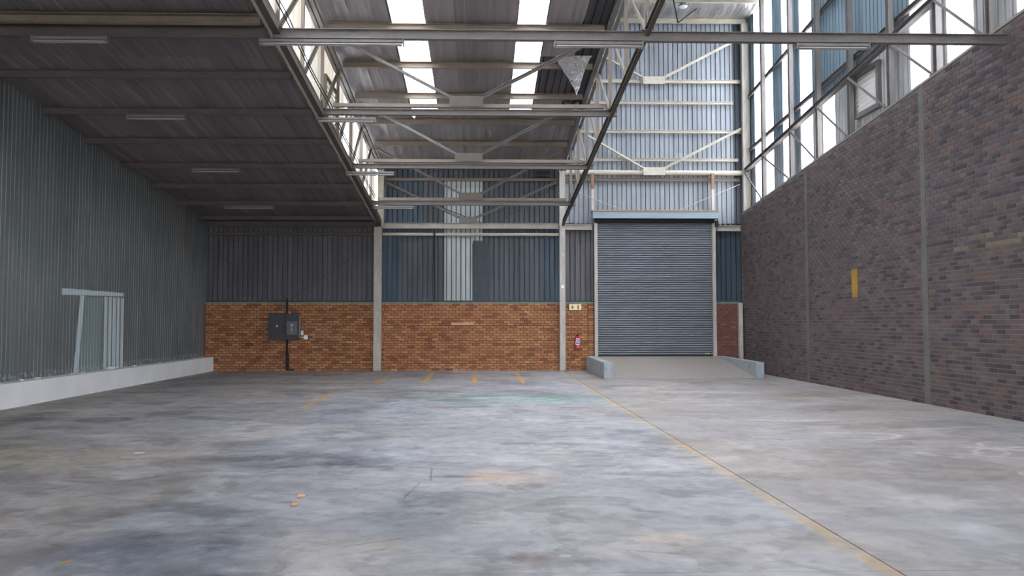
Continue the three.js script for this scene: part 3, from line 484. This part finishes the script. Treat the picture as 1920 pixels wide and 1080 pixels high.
// V bracing frames behind the tie beams
[[0, -23.75], [2, -20.1], [4, -16.47]].forEach(([k, z], i) => {
  const yb = [5.469, 5.9, 6.34][i], yt = yM(z) - .02;
  const t = thing('bracing_frame', ['V bracing frame with gusset plate nearest the back wall', 'second V bracing frame with gusset plate from the back wall', 'third V bracing frame with gusset plate from the back wall'][i], 'bracing', [0, yb, z], 'V bracing frames of the middle bay');
  add('bottom_chord', sweep(P.L(.09, .1, .01), [GL + .2, 0, 0], [GR - .12, 0, 0]), M.steelWarm, t);
  add('gusset_plate', bx(-.68, .05, -.03, .195, .05, .062), M.gusset, t);
  add('diagonal', sweep(P.L(.07, .09, .009), [-.62, .17, .02], [-3.2, yt - yb - .02, .02], V(0, 0, 1)), M.steel, t);
  add('diagonal', sweep(P.L(.07, .09, .009), [.0, .17, .02], [2.6, yt - yb - .02, .02], V(0, 0, 1)), M.steel, t);
});
// ------------------------------------------------------------------ lattice girders on the column lines
function girder(X, label, dark, sgn) {
  const cw = dark ? .08 : .12, ch = dark ? .13 : .18;
  const t = thing('lattice_girder', label, 'girder', [X, 0, 0]); const z0 = -25.6, z1 = 4;
  const bot = (z) => yL(z) + .05, top = (z) => yM(z) - .06;
  add('bottom_chord', sweep(P.C(cw, ch, .012), [0, bot(z0), z0], [0, bot(z1), z1]), M.chordDark, t);
  if (!dark) add('bottom_flange', sweep(P.rect(.12, .02), [-.13, yL(z0) + .1, z0], [-.13, yL(z1) + .1, z1]), M.cream, t);  // cream strip: daylight on the flange put into its colour
  add('knee', sweep(P.C(cw, ch - .02, .012), [0, bot(z0) + .01, z0], [0, 4.95, -25.85]), M.chordDark, t);
  add('top_chord', [sweep(P.L(.08, .09, .009), [.05, top(z0), z0 - .2], [.05, top(z1), z1]), sweep(P.L(.08, .09, .009), [-.06, top(z0), z0 - .2], [-.06, top(z1), z1])], M.steel, t);
  for (let k = -1; k < 15; k++) {
    const z = node(k) - .02; if (z < -25.4) continue;
    add('post', sweep(P.rect(.07, .06), [0, bot(z) + .08, z], [0, top(z), z]), M.steelWarm, t);
    if (k < 14) { const zn = node(k + 1) - .1; add('diagonal', sweep(P.L(.065, .065, .008), [.02, top(z) - .03, z + .06], [.02, bot(zn) + .1, zn], V(1, 0, 0)), M.steelWarm, t); }
    const gs = new THREE.Shape(); gs.moveTo(-.16, 0); gs.lineTo(.16, 0); gs.lineTo(.16, .1); gs.lineTo(.05, .26); gs.lineTo(-.05, .26); gs.lineTo(-.16, .1);
    if (k % 2 === 0) add('gusset', new THREE.ExtrudeGeometry(gs, { depth: .012, bevelEnabled: false }).rotateY(Math.PI / 2).translate(-.006, bot(z) + .08, z), M.steel, t);
  }
  return t;
}
girder(GL, 'left lattice girder carrying the low roof edge beside clear panels', false, 1);
girder(GR, 'right lattice girder between the middle bay and the high right bay', true, -1);
// truss on top of the right brick wall
{
  const t = thing('wall_truss', 'sloping steel truss standing on top of the right brick wall', 'truss', [XR + .07, 0, 0]);
  add('top_chord', [sweep(P.C(.08, .12, .009), [0, yCh(-26), -26], [0, yCh(-8), -8]), sweep(P.L(.06, .06, .008), [.09, yCh(-26) - .02, -26], [.09, yCh(-8) - .02, -8])], M.steel, t);
  const zs = [-26.0, -24.3, -22.1, -20.3, -18.5, -16.65, -14.9, -13.3, -11.5, -9.7];
  zs.forEach((z, i) => {
    if (i) add('post', sweep(P.I(.12, .13, .012), [.04, yW(z) + .02, z], [.04, yR(z) + .05, z], V(0, 0, 1)), M.steel, t);
    if (i < zs.length - 1) add('diagonal', sweep(P.L(.06, .06, .008), [-.02, yCh(z) - .06, z + .05], [-.02, yW(zs[i + 1]) + .08, zs[i + 1] - .1], V(1, 0, 0)), M.steel, t);
    add('foot_plate', bx(-.08, .14, yW(z) + .02, yW(z) + .045, z - .12, z + .12), M.steelDark, t);
  });
}
// ------------------------------------------------------------------ columns and back wall steel
function column(x, w, top, label) {
  const t = thing('steel_column', label, 'column', [x, 0, -26.0]);
  add('shaft', sweep(P.I(.2, w, .014), [0, 0, 0], [0, top, 0], V(1, 0, 0)), M.column, t);
  add('front_plate', bx(-w / 2, w / 2, 0, top, .1, .114, .004), M.column, t);
  add('base_plate', bx(-w / 2 - .04, w / 2 + .04, 0, .03, -.14, .17, .004), M.concrete, t);
  return t;
}
column(-3.47, .25, 4.86, 'grey steel column left of the middle brick panel');
{ const t = column(2.775, .19, 4.86, 'grey steel column right of the middle brick panel, near the extinguisher'); const s = add('sticker', bx(-.05, .05, 2.8, 2.9, .114, .118), M.plastic, t); s.userData.label = 'small white sticker'; }
{
  const t = thing('steel_column', 'white corner column standing in the high right back corner', 'column', [9.13, 5.3, -26.0]);
  add('shaft', sweep(P.I(.14, .24, .014), [0, 0, 0], [0, 6.7, 0], V(1, 0, 0)), M.column, t); add('base_plate', bx(-.16, .12, 0, .025, -.12, .12), M.steelDark, t);
}
for (const [x, w, l] of [[-3.38, .2, 'pale upper post above the left column, beside the clear panels'], [2.775, .19, 'pale upper post above the right column, beside the right girder']]) one('upper_post', [sweep(P.I(.2, w, .014), [x, 4.87, -26], [x, 7.05, -26], V(1, 0, 0)), bx(x - w / 2, x + w / 2, 4.87, 7.05, -25.9, -25.886)], M.column, l, 'post');
const zg = -26.12;
const girt = (x0, x1, y, h, m, label, name = 'wall_rail', prof) => one(name, sweep(prof ?? P.C(.06, h, .008), [x0, y, zg], [x1, y, zg]), m, label, 'rail', 'rails along the back wall');
girt(-3.33, 2.68, 4.64, .1, M.cream, 'cream rail below the wall beam in the middle bay', 'wall_rail', P.round(.05));
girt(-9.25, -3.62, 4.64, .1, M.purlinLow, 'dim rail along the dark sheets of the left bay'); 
girt(-3.33, 2.68, 6.53, .1, M.purlinMid, 'brown rail high on the middle bay sheets behind the bracing');
girt(2.9, 8.95, 6.55, .1, M.purlinMid, 'brown rail just below the thick pipe above the shutter');
girt(2.9, 8.9, 7.24, .1, M.cream, 'cream rail above the thick pipe in the right bay');
girt(2.9, 9.0, 8.22, .1, M.cream, 'second cream rail above the thick pipe in the right bay');
girt(2.9, 8.75, 9.23, .1, M.cream, 'third cream rail above the thick pipe in the right bay');
girt(2.9, 9.0, 9.98, .12, M.cream, 'cream rail carrying the upper gusset plate, highest in the right bay');
girt(2.9, 9.0, 6.79, .17, M.cream, 'thick cream pipe across the right bay above the shutter', 'wall_pipe', P.round(.085, 14));
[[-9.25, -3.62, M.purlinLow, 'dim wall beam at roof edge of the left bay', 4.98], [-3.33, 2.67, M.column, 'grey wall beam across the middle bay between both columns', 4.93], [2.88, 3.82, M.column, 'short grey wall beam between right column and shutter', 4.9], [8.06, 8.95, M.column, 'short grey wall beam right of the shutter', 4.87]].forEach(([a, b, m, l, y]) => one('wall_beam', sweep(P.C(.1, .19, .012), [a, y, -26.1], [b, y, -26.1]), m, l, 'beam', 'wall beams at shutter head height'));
// V braces on the back wall
function vbrace(cx, y, gx, gy, wL, wR, dyL, dyR, label, m) {
  const t = thing('wall_brace', label, 'bracing', [cx, y, -26.0], 'V braces on the back wall');
  add('gusset_plate', bx(-gx / 2, gx / 2, -gy / 2, gy / 2, -.01, .01), m, t);
  add('diagonal', sweep(P.L(.08, .08, .01), [-gx / 2 + .05, gy / 2 - .04, -.02], [-wL, dyL, -.02], V(0, 0, 1)), m, t);
  add('diagonal', sweep(P.L(.08, .08, .01), [gx / 2 - .05, gy / 2 - .04, -.02], [wR, dyR, -.02], V(0, 0, 1)), m, t);
}
vbrace(5.97, 9.98, .75, .26, 1.95, 2.9, .95, 1.45, 'upper white V brace with rusty plate in the right bay', M.cream);
vbrace(5.95, 6.82, .75, .27, 2.3, 3.05, 1.25, 1.5, 'lower white V brace above the shutter in the right bay', M.cream);
vbrace(-.43, 5.13, .6, .2, 2.9, 3.05, 1.33, 1.32, 'V brace on the back wall of the middle bay', M.steel);
{ const t = thing('floodlight', 'small dark floodlight high beside the right column on the middle bay sheets', 'floodlight', [2.15, 6.62, -26.2]); add('housing', bx(-.26, .26, 0, .2, .06, .26, .02), M.boxGrey, t); add('lens', bx(-.22, .22, .03, .17, .26, .268), M.black, t); add('bracket', bx(-.03, .03, .02, .18, -.05, .06), M.steelDark, t); }
// thin tie rods
[[[-3.6, 4.34, -26.02], [-6.4, 2.44, -26.02], 'thin rod slanting from the left column to the distribution box'], [[-9.32, 4.2, -26.02], [-6.55, 2.46, -26.02], 'thin rod slanting over the dark sheets at far left'],
 [[-3.33, 6.33, -26.2], [.06, 5.04, -26.2], 'thin rod slanting across the middle bay from the left column'], [[2.65, 6.36, -26.2], [.55, 5.04, -26.2], 'thin rod slanting across the middle bay from the right column'],
 [[3.2, 6.12, -26.0], [5.15, 5.35, -26.0], 'pale thin rod left above the shutter box'], [[8.9, 6.38, -26.0], [6.6, 5.4, -26.0], 'pale thin rod right above the shutter box']].forEach(([a, b, l], i) => one('tie_rod', sweep(P.round(.014, 6), a, b), i > 3 ? M.cream : M.purlinLow, l, 'rod'));
// ------------------------------------------------------------------ roller shutter
{
  const d = struct('door_1', 'grey steel roller shutter'); const x0 = 3.98, x1 = 7.92, y0 = .5, y1 = 5.05, n = 59, p = (y1 - y0) / n;
  const prof = []; for (let i = 0; i <= 8; i++) { const a = i / 8; prof.push([-.034 * Math.sin(a * Math.PI), -p / 2 + p * a * .93]); } prof.push([.004, p / 2 * .86], [.004, -p / 2]);
  const g = sweep(prof.map(([a, b]) => [a, b]), [x1, 0, 0], [x0, 0, 0]);
  for (let i = 0; i < n; i++) { const o = add('slat', g, M.slat, d); o.position.set(0, y0 + .03 + (i + .5) * p, -26.12); }
  add('bottom_bar', bx(x0, x1, y0 - .02, y0 + .05, -26.14, -26.07, .005), M.black, d);
  for (const x of [3.88, 7.94]) add('guide', bx(x, x + .11, .48, 5.05, -26.16, -26.03, .004), M.column, d);
  add('backing', bx(x0 - .2, x1 + .2, -.1, 5.2, -26.52, -26.44), M.black, d);
  add('hood', bx(3.8, 8.09, 5.17, 5.4, -26.15, -25.82, .01), M.hood, d); add('hood_shade', sweep(P.round(.09, 14), [3.9, 5.12, -26.04], [8.0, 5.12, -26.04]), M.black, d);  // black bar below the hood stands for the shade under it
  add('hood_edge', bx(3.78, 8.1, 5.4, 5.455, -26.16, -25.8), M.brown, d);
  for (const x of [3.83, 7.97]) { add('hanger', bx(x - .045, x + .045, 5.45, 6.75, -26.08, -26.0), M.cream, d); add('hanger', bx(x - .046, x + .046, 6.2, 6.75, -26.081, -25.999), M.red, d); }
  add('winder', bx(8.03, 8.12, 4.92, 5.12, -26.05, -25.9, .01), M.black, d);
  for (const x of [8.05, 8.09]) add('chain', sweep(P.round(.008, 6), [x, 4.95, -25.95], [x, 3.2, -25.96]), M.black, d);
  add('lock', [bx(7.66, 7.69, .56, .6, -26.07, -26.05), bx(7.74, 7.77, .56, .6, -26.07, -26.05)], M.plastic, d);
}
// ------------------------------------------------------------------ ramp and its kerbs
{
  const s = new THREE.Shape(); s.moveTo(26.14, -.0); s.lineTo(26.14, .49); s.lineTo(25.9, .485); s.lineTo(22.4, .006); s.lineTo(22.4, 0);
  one('loading_ramp', new THREE.ExtrudeGeometry(s, { depth: 4.22, bevelEnabled: false }).rotateY(Math.PI / 2).translate(3.865, 0, 0), M.rampMat, 'concrete ramp sloping up to the grey roller shutter', 'ramp');
  const k = (x0, x1, l) => { const g = bx(x0, x1, 0, .47, -26.16, -22.42, .012), p = g.attributes.position; for (let i = 0; i < p.count; i++) if (p.getY(i) > .3) p.setY(i, p.getY(i) + (p.getZ(i) < -24 ? .03 : 0) + .006 * (fbm(p.getZ(i) * 3, x0, 2) - .5)); g.computeVertexNormals(); one('ramp_kerb', g, M.concretePale, l, 'kerb'); };
  k(3.6, 3.86, 'grey kerb wall on the left edge of the ramp, below the extinguisher'); k(8.09, 8.32, 'grey kerb wall on the right edge of the ramp');
}
// ------------------------------------------------------------------ distribution box, conduits, sockets
{
  const t = thing('distribution_box', 'dark grey electrical distribution box on the left brick panel', 'electrical box', [-6.6, 1.06, -26.19]);
  add('body', bx(-.52, .5, 0, .88, 0, .24, .012), M.boxGrey, t);
  const dL = add('door', bx(-.51, .055, .02, .86, .24, .262, .006), M.boxGrey, t), dR = add('door', bx(.075, .49, .02, .86, .24, .262, .006), M.boxGrey, t);
  add('panel', bx(.11, .455, .17, .61, .262, .268), M.boxPanel, dR);
  const mk = (list) => list.map(([a, b, c, d]) => bx(a, b, c, d, .268, .271));
  add('symbol', [...mk([[.24, .305, .46, .475], [.24, .305, .485, .5], [.24, .305, .51, .525], [.265, .28, .38, .42]]), new THREE.TorusGeometry(.03, .007, 6, 16).translate(.272, .33, .27)], M.plastic, dR);
  add('badge', [bx(-.25, -.235, .42, .47, .262, .265), bx(-.23, -.215, .44, .48, .262, .265), bx(-.21, -.195, .42, .48, .262, .265), bx(-.25, -.195, .475, .487, .262, .265)], M.plastic, dL);
  add('handle', bx(.005, .02, .4, .48, .262, .275), M.black, dL);
  add('clip', bx(.16, .22, .88, .9, .1, .2), M.plastic, t); add('side_plate', bx(.5, .52, .06, .86, .02, .2), M.concrete, t);
  one('conduit', [bx(-6.585, -6.53, 1.94, 2.44, -26.19, -26.12, .01)], M.black, 'dark conduit rising from the top of the distribution box', 'conduit');
  one('conduit', [bx(-6.57, -6.51, .02, 1.05, -26.19, -26.12, .01), bx(-6.5, -6.47, .02, .6, -26.19, -26.15, .006), bx(-6.5, -6.3, .02, .07, -26.19, -26.13, .01)], M.black, 'dark conduit running down from the distribution box to the floor', 'conduit');
  one('switch_box', bx(-6.06, -5.99, 1.21, 1.36, -26.19, -26.1, .006), M.plastic, 'small white switch box against the side of the distribution box', 'switch');
  const s = thing('socket_box', 'small white socket box right of the distribution box', 'socket', [-5.9, 1.14, -26.19]); add('body', bx(-.065, .065, -.07, .07, 0, .07, .008), M.plastic, s); add('cover', bx(-.05, .05, -.055, .055, .07, .076, .003), M.plastic, s); add('stub', bx(-.168, -.06, -.012, .012, .01, .035), M.plastic, s);
}
one('timber_batten', bx(-1.0, -.23, 1.545, 1.635, -26.195, -26.16, .004), M.timber, 'pale timber batten fixed to the middle brick panel', 'batten');
// ------------------------------------------------------------------ extinguisher and its sign
{
  const t = thing('fire_extinguisher', 'red fire extinguisher hanging on the brick pier beside the shutter', 'fire extinguisher', [3.265, .74, -26.05]); t.rotation.z = -.12;
  const pr = [[0, 0], [.075, 0], [.083, .012], [.083, .36], [.075, .405], [.045, .43], [.026, .44], [.026, .46], [0, .46]].map((p) => new THREE.Vector2(...p));
  add('cylinder', new THREE.LatheGeometry(pr, 24), M.extRed, t);
  const c = document.createElement('canvas'); c.width = 128; c.height = 128; const x = c.getContext('2d');
  x.fillStyle = '#dfe3ee'; x.fillRect(0, 0, 128, 128); x.fillStyle = '#23305c'; x.fillRect(10, 22, 108, 16); x.fillStyle = '#c98fb0'; x.fillRect(14, 46, 46, 30); x.fillStyle = '#9a86c8'; x.fillRect(66, 46, 46, 30); x.fillStyle = '#3f6fd0'; x.fillRect(12, 84, 104, 28);
  const ct = new THREE.CanvasTexture(c); ct.colorSpace = THREE.SRGBColorSpace;
  add('label', new THREE.CylinderGeometry(.0845, .0845, .22, 20, 1, true, -1.0, 2.0).translate(0, .25, 0), new THREE.MeshStandardMaterial({ map: ct, roughness: .5, side: THREE.DoubleSide }), t);
  const v = add('valve', new THREE.CylinderGeometry(.02, .024, .06, 12).translate(0, .48, 0), M.black, t); add('handle', [bx(-.015, .1, .5, .512, -.012, .012), bx(-.015, .09, .53, .54, -.012, .012)], M.black, v);
  add('hose', tube([[-.02, .48, 0], [-.09, .44, .02], [-.105, .3, .03], [-.095, .12, .03]], .01), M.black, t);
  add('bracket', bx(-.03, .03, .25, .5, -.14, -.08), M.black, t); add('spot', bx(.01, .04, .05, .12, .075, .086), mat(rgb(240, 150, 90), { map: null }), t);
  const c2 = document.createElement('canvas'); c2.width = 256; c2.height = 128; const y = c2.getContext('2d');
  y.fillStyle = '#dfe3b4'; y.fillRect(0, 0, 256, 128); y.fillStyle = '#c8402e'; y.fillRect(58, 20, 18, 48); y.beginPath(); y.moveTo(28, 60); y.lineTo(106, 60); y.lineTo(67, 108); y.fill();
  y.fillRect(172, 40, 34, 70); y.beginPath(); y.arc(189, 40, 17, Math.PI, 0); y.fill(); y.fillRect(184, 16, 10, 12); y.fillRect(190, 14, 22, 7); y.fillStyle = '#dfe3b4'; y.fillRect(172, 58, 34, 4);
  const ct2 = new THREE.CanvasTexture(c2); ct2.colorSpace = THREE.SRGBColorSpace;
  const s = thing('extinguisher_sign', 'pale yellow sign with red arrow and extinguisher symbol on brick', 'sign', [3.235, 2.165, -26.165]); s.rotation.z = .02;
  add('plate', bx(-.21, .21, -.105, .105, 0, .006), M.cream, s); add('print', new THREE.PlaneGeometry(.41, .2).translate(0, 0, .0065), new THREE.MeshStandardMaterial({ map: ct2, roughness: .5 }), s);
}
// ------------------------------------------------------------------ mesh panel, hanging cable
{
  const t = thing('mesh_panel', 'dark grey woven mesh panel standing against the pale sheets of the back wall', 'mesh panel', [0.02, 2.333, -26.236]);
  add('frame', [bx(-.3, -.285, 0, 2.02, 0, .03), bx(.285, .3, 0, 2.02, 0, .03), bx(-.3, .3, 0, .06, 0, .03), bx(-.3, .3, 2.0, 2.02, 0, .03)], M.mesh, t);
  const g = []; for (let i = 0; i < 26; i++) g.push(bx(-.285 + i * .0228, -.285 + i * .0228 + .009, .05, 2.0, .008, .014)); for (let j = 0; j < 64; j++) g.push(bx(-.285, .285, .06 + j * .0304, .06 + j * .0304 + .012, .014, .02));
  const m = add('wire_mesh', g, M.mesh, t); m.userData.kind = 'stuff';
  add('backing', bx(-.285, .285, .05, 2.0, 0, .004), M.boxPanel, t);
  const c = thing('hanging_cable', 'black cable and pale cord hanging down the dark middle bay sheets', 'cable', [-1.56, 2.34, -26.08]);
  add('cable', [sweep(P.round(.02, 8), [0, 0, 0], [-.005, 2.45, 0]), sweep(P.round(.024, 6), [-.02, 1.4, .02], [-.02, 2.4, .02])], M.black, c);
  add('cord', [sweep(P.round(.008, 6), [-.075, 1.3, 0], [-.085, 2.5, 0]), sweep(P.round(.009, 6), [.05, .8, 0], [.04, 2.5, 0])], M.fitting, c);
}
// ------------------------------------------------------------------ fluorescent fittings
{
  const mk = (L) => {
    const t = new THREE.Group();
    t.userData2 = {};
    add('batten', [bx(-L / 2, L / 2, 0, .055, -.04, .04, .008)], M.fitting, t);
    for (const z of [-.033, .033]) add('tube', new THREE.CylinderGeometry(.014, .014, L - .08, 10).rotateZ(Math.PI / 2).translate(0, -.028, z), M.tube, t);
    for (const s of [-1, 1]) add('end_cap', bx(s * L / 2 - .02 * (s > 0 ? 1 : 0) - (s < 0 ? 0 : 0), s * L / 2 + .02 * (s < 0 ? 1 : 0), -.05, .058, -.055, .055, .005), M.fitting, t);
    return t;
  };
  const kinds = { 1.25: mk(1.25), 1.5: mk(1.5), 2.4: mk(2.4) };
  for (const [x, k, L, label] of [
    [-6.8, 6, 1.25, 'nearest light fitting under the low left roof'], [-6.9, 4, 1.25, 'second nearest light fitting under the low left roof'], [-6.87, 2, 1.25, 'third nearest light fitting under the low left roof'], [-7.1, 0, 1.5, 'farthest light fitting under the low left roof'],
    [-2.48, 6, 2.4, 'longest light fitting, under the left of the nearest long beam'], [1.98, 6, 1.5, 'light fitting in the middle of the nearest long beam, below the torn foil'], [5.95, 6, 1.25, 'light fitting at the right of the nearest long beam'],
    [-2.87, 4, 1.25, 'light fitting at the left end of the third long beam'], [-2.88, 2, 1.25, 'light fitting at the left end of the second long beam'], [-2.68, 0, 1.25, 'light fitting at the left end of the farthest long beam']]) {
    const o = kinds[L].clone(); o.name = numbered('light_fitting'); const low = x < -6; o.position.set(x, { 0: low ? 5.165 : 5.178, 2: low ? 5.585 : 5.52, 4: low ? 6.0 : 5.965, 6: low ? 6.32 : 6.305 }[k], node(k) + (low || k === 6 ? 0 : .0)); Object.assign(o.userData, { label, category: 'light', group: 'unlit fluorescent fittings' }); scene.add(o);
  }
  const t = thing('bay_lamp', 'small round white lamp high under the right roof purlin', 'lamp', [6.65, 11.98, -24.66]);
  add('housing', new THREE.CylinderGeometry(.1, .14, .1, 20).translate(0, .08, 0), M.fitting, t); add('diffuser', new THREE.SphereGeometry(.14, 20, 8, 0, 6.2832, Math.PI / 2, Math.PI / 2).scale(1, .35, 1).translate(0, .03, 0), M.lampGlass, t);
}
// bent rod, drooping wires
one('bent_rod', [sweep(P.round(.022, 6), [6.27, 12.25, -24.5], [6.425, 11.4, -24.5]), sweep(P.round(.022, 6), [6.425, 11.4, -24.5], [7.05, 11.88, -24.5])], M.black, 'bent dark rod hanging below the high right roof', 'rod');
{
  const pts = (o, a) => { const l = []; for (let k = 0; k <= 14; k++) { const z = -23.6 + k * .91; l.push([GL + .14 + o, yL(z) + .24 + o - (k % 4 === 2 ? a : k % 2 ? a * .6 : 0), z]); } return l; };
  const t = thing('cable_run', 'dark cables drooping along the left lattice girder', 'cable', [0, 0, 0]);
  add('cable', new THREE.TubeGeometry(new THREE.CatmullRomCurve3(pts(0, .05).map((p) => V(...p))), 90, .012, 5), M.black, t); add('cable', new THREE.TubeGeometry(new THREE.CatmullRomCurve3(pts(.04, .09).map((p) => V(...p))), 90, .01, 5), M.black, t);
}
// ------------------------------------------------------------------ litter on the floor and the plinth
function lump(x, y, z, a, b, c, m, seed, name, label, category, grp) {
  const g = new THREE.IcosahedronGeometry(1, 2), p = g.attributes.position; for (let i = 0; i < p.count; i++) { const f = .75 + .5 * fbm(p.getX(i) * 1.7 + seed, p.getY(i) * 1.7 + p.getZ(i), 2); p.setXYZ(i, p.getX(i) * a * f, Math.max(-.9, p.getY(i) * f) * b, p.getZ(i) * c * f); }
  g.computeVertexNormals(); const o = one(name, g, m, label, category, grp); o.position.set(x, y + b * .88, z); o.rotation.y = seed; return o;
}
lump(-1.69, 0, -7.35, .042, .02, .026, M.timber, .3, 'wood_chip', 'pale wood chip on the floor, the farther of two', 'wood chip', 'chips on the floor'); lump(-1.67, 0, -7.03, .028, .016, .035, M.timber, 1.1, 'wood_chip', 'pale wood chip on the floor, the nearer of two', 'wood chip', 'chips on the floor');
lump(-2.85, 0, -5.42, .014, .006, .045, M.yellow, -.5, 'paper_scrap', 'yellow scrap on the floor at lower left', 'scrap');
lump(-4.3, 0, -9.85, .07, .005, .05, M.plastic, .2, 'paper_scrap', 'flat white scrap on the floor at left', 'scrap');
[[-15.6, .05, .02], [-16.15, .05, .016], [-14.9, .05, .015], [-17.5, .04, .016], [-17.95, .06, .02], [-19.3, .08, .04], [-19.6, .05, .03], [-20.6, .05, .02], [-22.2, .05, .02]].forEach(([z, a, b], i) => lump(-9.15, .48, z, a * .7, b, a * 1.3, M.plastic, i * 1.7, 'plaster_crumb', `${ord[i]} white plaster crumb on the plinth ledge counted from the camera`, 'crumb', 'plaster crumbs on the white plinth'));
renderer.render(scene, camera);
